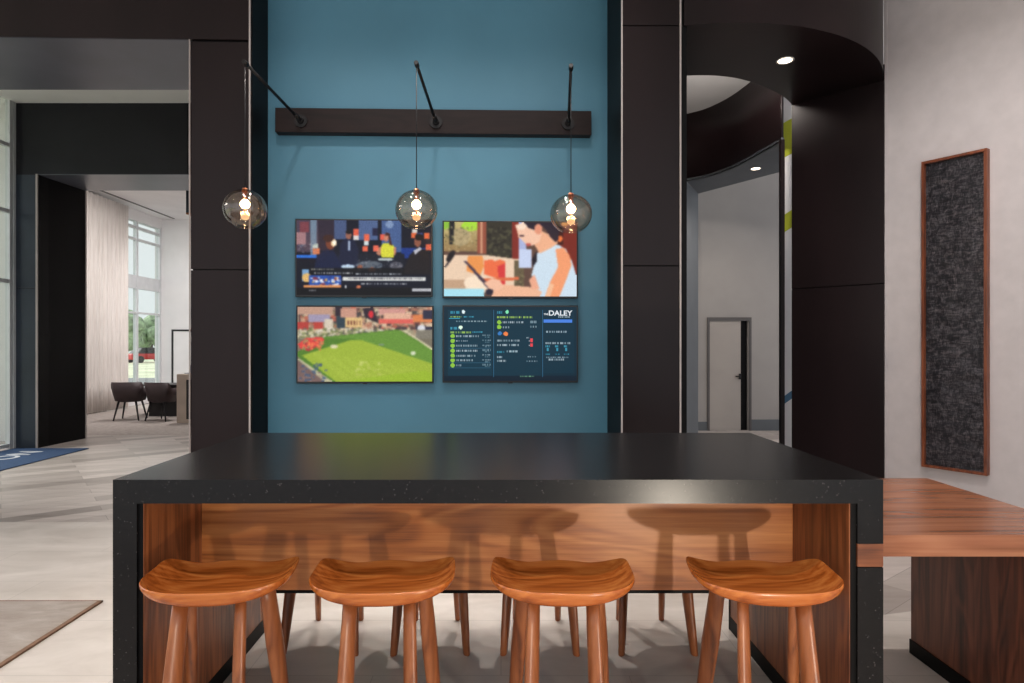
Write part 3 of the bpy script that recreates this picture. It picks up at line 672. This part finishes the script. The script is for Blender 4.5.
def pic_field():
    p = Pic(176,99,(120,112,96))
    p.grad(0,0,1,.42,(150,124,110),(160,150,126))
    p.speck(0,0,1,.36,[(176,120,96),(206,160,130),(90,60,60),(220,200,170),(60,56,60),(190,100,80),(130,120,90)],.12,3)
    p.rect(.0,.0,.26,.1,(190,150,130)); p.rect(.0,.2,.08,.31,(180,66,60)); p.rect(.12,.2,.19,.3,(186,70,60)); p.rect(.08,.1,.24,.2,(160,150,176)); p.rect(.2,.16,.26,.3,(214,200,180)); p.rect(.28,.0,.33,.12,(50,40,50)); p.rect(.29,.12,.35,.28,(50,66,76))
    p.rect(.32,.02,.44,.14,(200,150,130)); p.rect(.35,.14,.48,.27,(226,190,130)); 
    for k in range(5): p.rect(.37+k*.022,.18,.38+k*.022,.24,(110,60,50))
    p.poly([(.48,.02),(.56,.0),(.6,.22),(.5,.14)],(50,40,50)); p.ell(.545,.1,.02,.05,(214,50,60)); p.rect(.6,.02,.8,.1,(206,150,140)); p.rect(.64,.08,.84,.16,(224,176,150)); p.rect(.6,.16,.86,.22,(222,100,90)); p.rect(.86,.1,1,.2,(220,130,80)); p.rect(.93,.04,1,.16,(50,50,70)); p.rect(.88,.26,1,.42,(50,48,66)); p.ell(.92,.28,.03,.04,(220,220,226))
    p.rect(0,.3,1,.42,(164,156,130),.7); p.speck(0,.28,.8,.4,[(200,190,150),(120,130,80),(90,90,80),(220,210,190)],.2,2)
    p.poly([(.0,.66),(.0,.6),(.2,.4),(.75,.3),(1,.56),(1,1),(.2,1)],(84,126,46)); p.grad(0,0,0,0,(0,0,0),(0,0,0)) if False else None
    p.poly([(.2,.41),(.75,.31),(1,.58),(1,.78),(.62,.52),(.42,.43)],(104,146,58)); p.poly([(.03,.65),(.4,.44),(.47,.44),(1,.76),(1,1),(.28,1)],(158,180,60))
    for k in range(7): p.poly([(.1+.11*k,.62+.03*k),(.14+.11*k,.60+.03*k),(.44+.1*k,1),(.36+.1*k,1)],(170,190,70),.5)
    p.poly([(.3,1),(.95,.85),(1,.9),(1,1)],(150,184,44),.6); p.speck(.42,.72,.6,.9,[(196,206,110),(180,190,90)],.03,2)
    p.poly([(.0,.5),(.06,.42),(.18,.4),(.2,.44),(.1,.58),(.02,.56)],(220,70,66)); p.speck(.03,.42,.18,.56,[(240,120,80),(170,50,60),(150,150,100)],.15,2); p.ell(.27,.53,.03,.025,(220,214,170)); p.ell(.86,.62,.018,.028,(214,222,190)); p.rect(.6,.49,.64,.52,(130,150,130)); p.poly([(.78,.31),(.8,.31),(1,.55),(1,.58)],(214,206,170))
    p.poly([(0,.72),(.24,1),(0,1)],(120,96,92)); p.poly([(0,.7),(.02,.7),(.26,1),(.2,1)],(190,186,150)); p.speck(0,.74,.2,1,[(150,120,110),(70,90,120)],.04,2)
    return p
def pic_board():
    p = Pic(208,117,(8,42,58)); p.rect(.03,.04,.36,.98,(8,52,70)); p.rect(.375,.04,.73,.98,(8,49,66)); p.rect(.75,.04,.98,.9,(8,47,64)); p.rect(0,.93,1,1,(8,30,46))
    for x in (.37,.74): p.rect(x,.04,x+.004,.95,(44,98,130))
    p.rect(.04,.15,.12,.16,(60,170,200)); W = (176,190,200); C = (70,170,200); G = (140,196,64)
    p.words(.05,.06,.12,.035,C); p.ell(.145,.07,.012,.025,(220,236,240)); p.words(.05,.125,.13,.02,(170,206,90)); p.words(.15,.125,.22,.02,C); p.words(.09,.185,.32,.02,(170,190,200))
    p.words(.05,.27,.11,.035,C); p.ell(.125,.28,.014,.026,(226,250,230)); p.words(.05,.335,.2,.02,(170,206,90)); p.words(.21,.335,.29,.018,C)
    for k in range(7):
        y = .395+k*.066; p.ell(.065,y,.016,.028,G); p.words(.09,y-.012,(.26,.18,.25,.25,.24,.22,.14)[k],.024,W); p.words(.29,y-.018,.35,.02,W,.7); p.words(.31,y+.006,.34,.018,W,.5); p.rect(.04,y+.031,.35,y+.035,(40,84,108))
    p.words(.4,.06,.44,.035,C); p.ell(.475,.07,.012,.025,(130,230,180)); p.words(.4,.13,.67,.022,(170,206,90)); 
    for k in range(2): p.ell(.415,.21+k*.065,.016,.028,G); p.words(.44,.2+k*.065,(.6,.49)[k],.022,W); p.words(.65,.19+k*.065,.7,.03,W,.7)
    p.ell(.42,.36,.016,.026,(50,120,190)); p.ell(.465,.365,.018,.028,(240,130,70)); p.words(.62,.41,.64,.02,W)
    for k in range(2): p.words(.4,.445+k*.06,.565,.026,W); p.rect(.65,.43+k*.065,.67,.475+k*.06,(230,70,80)); p.rect(.64,.45+k*.06,.644,.47+k*.06,W)
    p.words(.4,.595,.45,.03,C); p.words(.47,.59,.56,.028,(180,200,210)); p.words(.4,.665,.44,.026,W); p.words(.4,.72,.47,.026,W); p.words(.63,.665,.7,.022,W,.7); p.words(.62,.725,.7,.022,W,.7); p.words(.57,.93,.68,.02,(120,170,130))
    p.words(.86,.128,.955,.018,W); p.rect(.75,.17,.965,.215,(74,130,226)); p.words(.77,.325,.93,.022,(180,196,210)); p.words(.765,.475,.95,.03,W)
    for k in range(3): p.words(.765+k*.07,.525,.80+k*.07,.02,C); p.rect(.775+k*.07,.555,.79+k*.07,.6,C,.8); p.words(.765+k*.07,.63,.80+k*.07,.02,C,.7)
    p.words(.77,.675,.94,.02,W,.8); p.words(.79,.7,.91,.025,W)
    return p
def soften(p, n=1, grain=10):
    for _ in range(n):
        d = p.d; q = [row[:] for row in d]
        for y in range(1,p.h-1):
            for x in range(1,p.w-1):
                q[y][x] = tuple((d[y][x][c]*4+d[y-1][x][c]+d[y+1][x][c]+d[y][x-1][c]+d[y][x+1][c])/8 for c in range(3))
        p.d = q
    for y in range(p.h):
        for x in range(p.w):
            g = random.gauss(0, grain); c = p.d[y][x]; p.d[y][x] = tuple(max(0,min(255,v+g*(.3+v/200))) for v in c)
    return p
def television(cx, cz, w, h, pic, label, group='wall screens'):
    out = .055
    uc = wall_u(cx, out)
    c = wpt(uc, 0, 0)+Vector((0,0,cz))
    root = empty('television', c, A); tag(root, label, 'television', group)
    # local frame: x along wall, -y out
    MB().box(-w/2,w/2,-.052,-.018,-h/2,h/2).build('bezel', 'plastic', root, bevel=.004)
    MB().box(-w*.3,w*.3,-.018,-.001,-h*.3,h*.3).build('wall_bracket', 'black_metal', root)
    MB().box(-.02,.02,-.053,-.048,-h/2-.006,-h/2+.003).build('sensor_tab', 'plastic', root)
    sw, sh = w-.026, h-.030; W, H = pic.w, pic.h
    vs = [(-sw/2+sw*i/W, -.0535, sh/2-sh*j/H+.002) for j in range(H+1) for i in range(W+1)]
    fs = [[j*(W+1)+i, (j+1)*(W+1)+i, (j+1)*(W+1)+i+1, j*(W+1)+i+1] for j in range(H) for i in range(W)]
    me = bpy.data.meshes.new('screen'); me.from_pydata(vs, [], fs); me.materials.append(M['screen'])
    at = me.color_attributes.new('picture', 'FLOAT_COLOR', 'CORNER')
    data = []
    for j in range(H):
        for i in range(W): data += list(lin(pic.d[j][i]))*4
    at.data.foreach_set('color', data); me.update()
    o = bpy.data.objects.new('screen', me); COL.objects.link(o); o.parent = root
    return root
TW, THH = 1.195, .682
def zc(y, xpx):
    u = wall_u(xpx, .055); D = wpt(u,.055,0).y; return EYE+(345-y)/F*D
television(364, zc(258,364), TW, THH, soften(pic_news(), 3, 5), 'upper left screen showing a news panel with a woman in yellow')
television(510.5, zc(259.5,510), TW, THH, soften(pic_woman(), 4, 2), 'upper right screen showing a woman in a white sleeveless top reading')
television(365, zc(344.5,365), TW, THH, soften(pic_field(), 4, 4), 'lower left screen showing a green sports field from the air')
tb = television(510.5, zc(344,510), TW, THH, pic_board(), 'lower right screen showing a dark blue transit departure board')
tbs = [c for c in kids(tb) if c.name.startswith('screen')][0]
RX90 = Matrix.Rotation(radians(90), 4, 'X')
text_mesh('lettering', 'DALEY', .062, 'glyph', tbs, Matrix.Translation((.335,-.0545,.252)) @ RX90, .0006, .0016, 0, 'LEFT', 1.12)
text_mesh('lettering', 'THE', .021, 'glyph', tbs, Matrix.Translation((.294,-.0545,.256)) @ RX90, .0006, .0006)

# ------------------------------------------------------------------ art
t0 = .29*math.sqrt(1+.4356); t1 = .703*math.sqrt(1+.4356)
pa_ = RC+RD*t0; pb_ = RC+RD*t1
wA = t1-t0; ang = math.atan2(RD.y, RD.x)
ar = empty('framed_artwork', (*(RC+RD*(t0+t1)/2), .462), ang); tag(ar, 'tall narrow rippled dark metal artwork in a walnut frame on the right wall', 'artwork')
# local: x along the wall towards the viewer, room side is -y or +y
side = -1 if Vector((-sin(ang), cos(ang))).dot(RN) < 0 else 1
def ly(a): return side*a
AH = 2.725; fwid = .022
def abox(mb, x0, x1, a, b, z0, z1): return mb.box(x0, x1, min(ly(a),ly(b)), max(ly(a),ly(b)), z0, z1)
fr = MB(); abox(fr,-wA/2,-wA/2+fwid,.0,.06,0,AH); abox(fr,wA/2-fwid,wA/2,.0,.06,0,AH); abox(fr,-wA/2+fwid,wA/2-fwid,0,.06,0,fwid); abox(fr,-wA/2+fwid,wA/2-fwid,0,.06,AH-fwid,AH)
fr.build('frame', 'artframe', ar)
# rippled sheet
nx, nz = 24, 150; vs = []
x0, x1 = -wA/2+fwid, wA/2-fwid
for j in range(nz+1):
    for i in range(nx+1):
        x = x0+(x1-x0)*i/nx; z = fwid+(AH-2*fwid)*j/nz
        a = .026+.006*mnoise.noise((x*5,0,z*15))+.0035*mnoise.noise((x*13,3,z*36))+.002*mnoise.noise((x*50,7,z*9))
        vs.append((x, ly(a), z))
w = nx+1
MB().add(vs, [[j*w+i, j*w+i+1, (j+1)*w+i+1, (j+1)*w+i] for j in range(nz) for i in range(nx)], 0, True).build('rippled_sheet', 'art', ar)

# ------------------------------------------------------------------ rug and mat
rg = empty('area_rug', (-4.4,2.6,0)); tag(rg, 'taupe rug with brown bound edge on the pale tiles at lower left', 'rug')
MB().box(-2.0,1.975,-1.8,1.245,0,.012).build('pile', 'rug', rg)
MB().box(1.975,2.0,-1.8,1.26,0,.011).box(-2,2.0,1.245,1.26,0,.011).build('binding', 'rug_edge', rg)
mt = empty('entrance_mat', (-6.75,8.6,0)); tag(mt, 'navy blue entrance mat with pale lettering beside the glass storefront', 'mat')
MB().box(-.5,.6,-1.9,.95,0,.012).build('mat_body', 'mat', mt)
text_mesh('lettering', 'ON', .46, 'mat_text', mt, Matrix.Translation((.13,-.05,.0125)) @ Matrix.Rotation(radians(90),4,'Z'), .0008, .004)

# ------------------------------------------------------------------ far room furniture
def make_chair():
    r = empty('tub_chair')
    sh = MB(); n = 26
    # wrap-round shell, open towards +y
    R = []
    for k in range(n+1):
        a = radians(-205+(230)*k/n); e = abs(k/n-.5)*2
        R.append((a, .79-.12*max(0,min(1,(e-.5)/.12))))
    vo = []
    for a, zt in R:
        for r_, z in ((.26,.40),(.325,zt),(.29,zt),(.22,.42)): vo.append((r_*math.copysign(abs(cos(a))**.6,cos(a)), r_*.9*math.copysign(abs(sin(a))**.6,sin(a)), z))
    fs = []
    for k in range(n):
        for q in range(4): fs.append([k*4+q, k*4+(q+1)%4, (k+1)*4+(q+1)%4, (k+1)*4+q])
    fs += [[0,1,2,3],[n*4+3,n*4+2,n*4+1,n*4]]
    sh.add(vo, fs, 0, True); sh.build('shell', 'chair', r)
    MB().lathe([(.001,.38),(.22,.38),(.24,.41),(.235,.46),(.20,.475),(.001,.48)], (0,0,0), 28).build('seat_cushion', 'chair', r)
    for sx in (-1,1):
        for sy in (-1,1): MB().tube([(.16*sx,.16*sy,.40),(.24*sx,.23*sy,0)], [.022,.013], 10).build('leg', 'rubber', r)
    return r
ch0 = make_chair(); ch0.location = (-7.70,13.3,0); ch0.rotation_euler.z = radians(10); tag(ch0, 'dark brown tub chair, the left one of the pair in the far room', 'chair', 'tub chairs in the far room')
c2 = copy_tree(ch0); c2.location = (-6.96,13.2,0); c2.rotation_euler.z = radians(-12); tag(c2, 'dark brown tub chair, the right one of the pair in the far room', 'chair', 'tub chairs in the far room')
tr = empty('lounge_table', (-7.1,14.1,0)); tag(tr, 'dark table behind the two tub chairs in the far room', 'table')
MB().box(-.75,.62,-.38,.38,.67,.70).build('tabletop', 'rubber', tr, bevel=.004)
MB().box(-.55,.55,-.2,.2,0,.67).build('pedestal_base', 'rubber', tr, bevel=.01)
dr = empty('reception_desk', (-5.98,13.0,0)); tag(dr, 'pale stone-faced desk partly hidden by the left pillar in the far room', 'desk')
MB().box(-.46,.6,-.3,.3,0,.97).build('body', 'stone_desk', dr, bevel=.01)
MB().box(-.26,.55,-.312,-.301,.08,.86).build('dark_front_panel', 'rubber', dr)
lp = empty('laptop', (-6.24,13.02,.971)); tag(lp, 'blue-grey laptop open on the pale desk in the far room', 'laptop')
MB().box(-.15,.15,-.1,.1,0,.015).build('keyboard_base', 'laptop', lp)
MB().add([(-.15,.1,.015),(.15,.1,.015),(.15,.17,.2),(-.15,.17,.2),(-.15,.108,.012),(.15,.108,.012),(.15,.178,.197),(-.15,.178,.197)], [[0,1,2,3],[7,6,5,4],[0,4,5,1],[3,2,6,7],[0,3,7,4],[1,5,6,2]]).build('lid', 'laptop', lp)
hp = empty('hanging_lamp', (-5.50,11.6,3.9)); tag(hp, 'dark square drop lamp hanging from the ceiling at the pillar edge', 'pendant lamp')
MB().box(-.16,.16,-.1,.1,.03,1.13).build('lamp_body', 'slate', hp)
MB().box(-.16,.16,-.1,.1,0,.03).build('copper_base', 'copper', hp)

# ------------------------------------------------------------------ outside
struct('ground', MB().box(-90,-9.7,-20,130,-.3,-.1), 'grass')
struct('ground_road', MB().box(-60,-9.8,10,32,-.1,-.09), 'asphalt')
def tree(x, y, hgt, label):
    r = empty('tree', (x,y,-.1)); tag(r, label, 'tree', 'trees beyond the far window')
    MB().tube([(0,0,0),(0,0,hgt*.5)], [.3,.18], 10).build('trunk', 'trunk', r)
    m_ = MB()
    for k in range(9):
        c = Vector((random.uniform(-1.6,1.6), random.uniform(-1.2,1.2), hgt*random.uniform(.42,.8))); rr = random.uniform(1.2,1.9)
        m_.lathe([(max(.01, rr*sin(pi*i/8)*(1+.12*random.uniform(-1,1))), -rr*cos(pi*i/8)) for i in range(9)], c, 12)
    m_.build('crown', 'leaf', r)
for k, (x_, D_) in enumerate([(120,78),(139,100),(151,84),(172,106)]):
    X_ = (x_-501)/F*D_
    tree(X_, D_, 5.6+.5*(k%2), ['leftmost pale green tree beyond the far window','second pale green tree beyond the far window','third pale green tree, above the red car','rightmost pale green tree beyond the far window'][k])
cr = empty('car', ((149-501)/F*60,60,-.09), radians(60)); tag(cr, 'red car parked outside the far window', 'car')
MB().prism([(-2.1,-.85),(2.1,-.85),(2.1,.85),(-2.1,.85)], .3, .85).build('body', 'car', cr, bevel=.12, segs=3)
MB().add([(-1.5,-.75,.85),(1.1,-.75,.85),(1.1,.75,.85),(-1.5,.75,.85),(-1.0,-.6,1.4),(.4,-.6,1.4),(.4,.6,1.4),(-1.0,.6,1.4)], [[0,1,5,4],[1,2,6,5],[2,3,7,6],[3,0,4,7],[4,5,6,7],[3,2,1,0]]).build('cabin', 'rubber', cr, bevel=.05)
for sx in (-1.3,1.3):
    for sy in (-.8,.8): MB().tube([(sx,sy-.1,.32),(sx,sy+.1,.32)], .32, 18).build('wheel', 'rubber', cr)

# ------------------------------------------------------------------ light
def spot(x, y, z, tx, ty, tz, W, ang=70, blend=.6, r=.05, c=(1,.9,.8)):
    l = bpy.data.lights.new('spot', 'SPOT'); l.energy = W; l.spot_size = radians(ang); l.spot_blend = blend; l.shadow_soft_size = r; l.color = c
    o = bpy.data.objects.new('spot_light', l); COL.objects.link(o); o.location = (x,y,z)
    o.rotation_euler = (Vector((tx,ty,tz))-Vector((x,y,z))).to_track_quat('-Z','Y').to_euler(); return o
def area(x, y, z, tx, ty, tz, W, sx, sy, c=(1,1,1)):
    l = bpy.data.lights.new('area', 'AREA'); l.energy = W; l.shape = 'RECTANGLE'; l.size = sx; l.size_y = sy; l.color = c
    o = bpy.data.objects.new('area_light', l); COL.objects.link(o); o.location = (x,y,z)
    o.rotation_euler = (Vector((tx,ty,tz))-Vector((x,y,z))).to_track_quat('-Z','Y').to_euler(); return o
# ceiling downlights between the island and the teal wall
for x in (-1.3,-.15,1.0): spot(x, 5.3, 5.1, x, 3.1, 0, 260, 42, .5, .04, (1,.94,.88))
for x in (-1.9,-.75,.35,1.45): spot(x, 4.1, 5.1, x, 3.6, 0, 190, 60, .6, .04, (1,.94,.88))
for x in (-1.5,-.55,.4): spot(x, 3.7, 5.1, x, 5.7, 1.4, 95, 80, 1, .1, (1,.96,.93))
# downlights over the near side
for x in (-1.1,0.1,1.3): spot(x, 1.4, 5.1, x, 2.1, 0, 100, 70, .8, .06, (1,.9,.8))
spot(2.3, 3.0, 5.1, 4.0, 5.4, 1.3, 330, 80, 1, .08, (1,.96,.94))
spot(2.49, 5.61, 4.03, 2.49, 5.61, 0, 40, 100, .8, .05, (1,.85,.7))
spot(3.60, 9.05, 4.03, 3.8, 11.0, 0, 150, 120, .8, .05, (1,.88,.76))
spot(-4.6, 7.9, 5.1, -4.6, 8.2, 0, 330, 110, 1, .1, (1,.95,.9))
spot(-6.3, 14.3, 4.95, -6.8, 14.8, 0, 520, 160, 1, .3, (1,.96,.94))
spot(-6.6, 12.4, 4.95, -9.3, 14.2, 1.8, 420, 120, 1, .3, (1,.96,.94))  # this and the next spot are added to brighten the far room
spot(-6.6, 15.2, 4.95, -8.0, 17.7, 2.2, 330, 120, 1, .3, (1,.97,.97))
spot(-4.2, 3.2, 5.1, -3.8, 3.6, 0, 150, 110, 1, .1, (1,.95,.9))
# added area light hidden above the curved soffit, brightens the drum ceiling
area(1.75, 6.5, 4.5, 2.2, 6.8, 5.06, 170, .5, .5, (1,.92,.84))
# low lamp standing by the viewer, throws the stool shadows onto the panel
l = bpy.data.lights.new('floor_lamp_light', 'POINT'); l.energy = 125; l.shadow_soft_size = .05; l.color = (1,.88,.72)
o = bpy.data.objects.new('floor_lamp_light', l); COL.objects.link(o); o.location = (1.25,-.15,.38)
# unseen area light behind the viewer, fills the room from the front
area(0,-1.4,2.8, 0,5,1.6, 15, 9, 3.6, (1,.98,.96))
sl = bpy.data.lights.new('sun', 'SUN'); sl.energy = 4.2; sl.angle = radians(50); sl.color = (1,.985,.96)
so = bpy.data.objects.new('sun_light', sl); COL.objects.link(so); so.rotation_euler = Vector((1,-.12,-.75)).to_track_quat('-Z','Y').to_euler()
W_ = bpy.data.worlds.new('sky'); S.world = W_; W_.use_nodes = True
wn = W_.node_tree; bg = wn.nodes['Background']
bg.inputs['Color'].default_value = (.93,.96,1,1); bg.inputs['Strength'].default_value = 1.05

# ------------------------------------------------------------------ camera and view
cd = bpy.data.cameras.new('camera'); cam = bpy.data.objects.new('camera', cd); COL.objects.link(cam)
cam.location = (0,0,EYE); cam.rotation_euler = (radians(90),0,0)
cd.sensor_width = 36; cd.lens = 36*F/1024; cd.shift_x = 11/1024; cd.shift_y = 3.5/1024; cd.clip_end = 400; cd.clip_start = .05
S.camera = cam
vs_ = S.view_settings; vs_.view_transform = 'Standard'; vs_.look = 'None'; vs_.gamma = 1; vs_.use_curve_mapping = False; vs_.exposure = 0.0
S.cycles.use_denoising = True; S.cycles.max_bounces = 8; S.cycles.sample_clamp_indirect = 4
S.cycles.transparent_max_bounces = 16
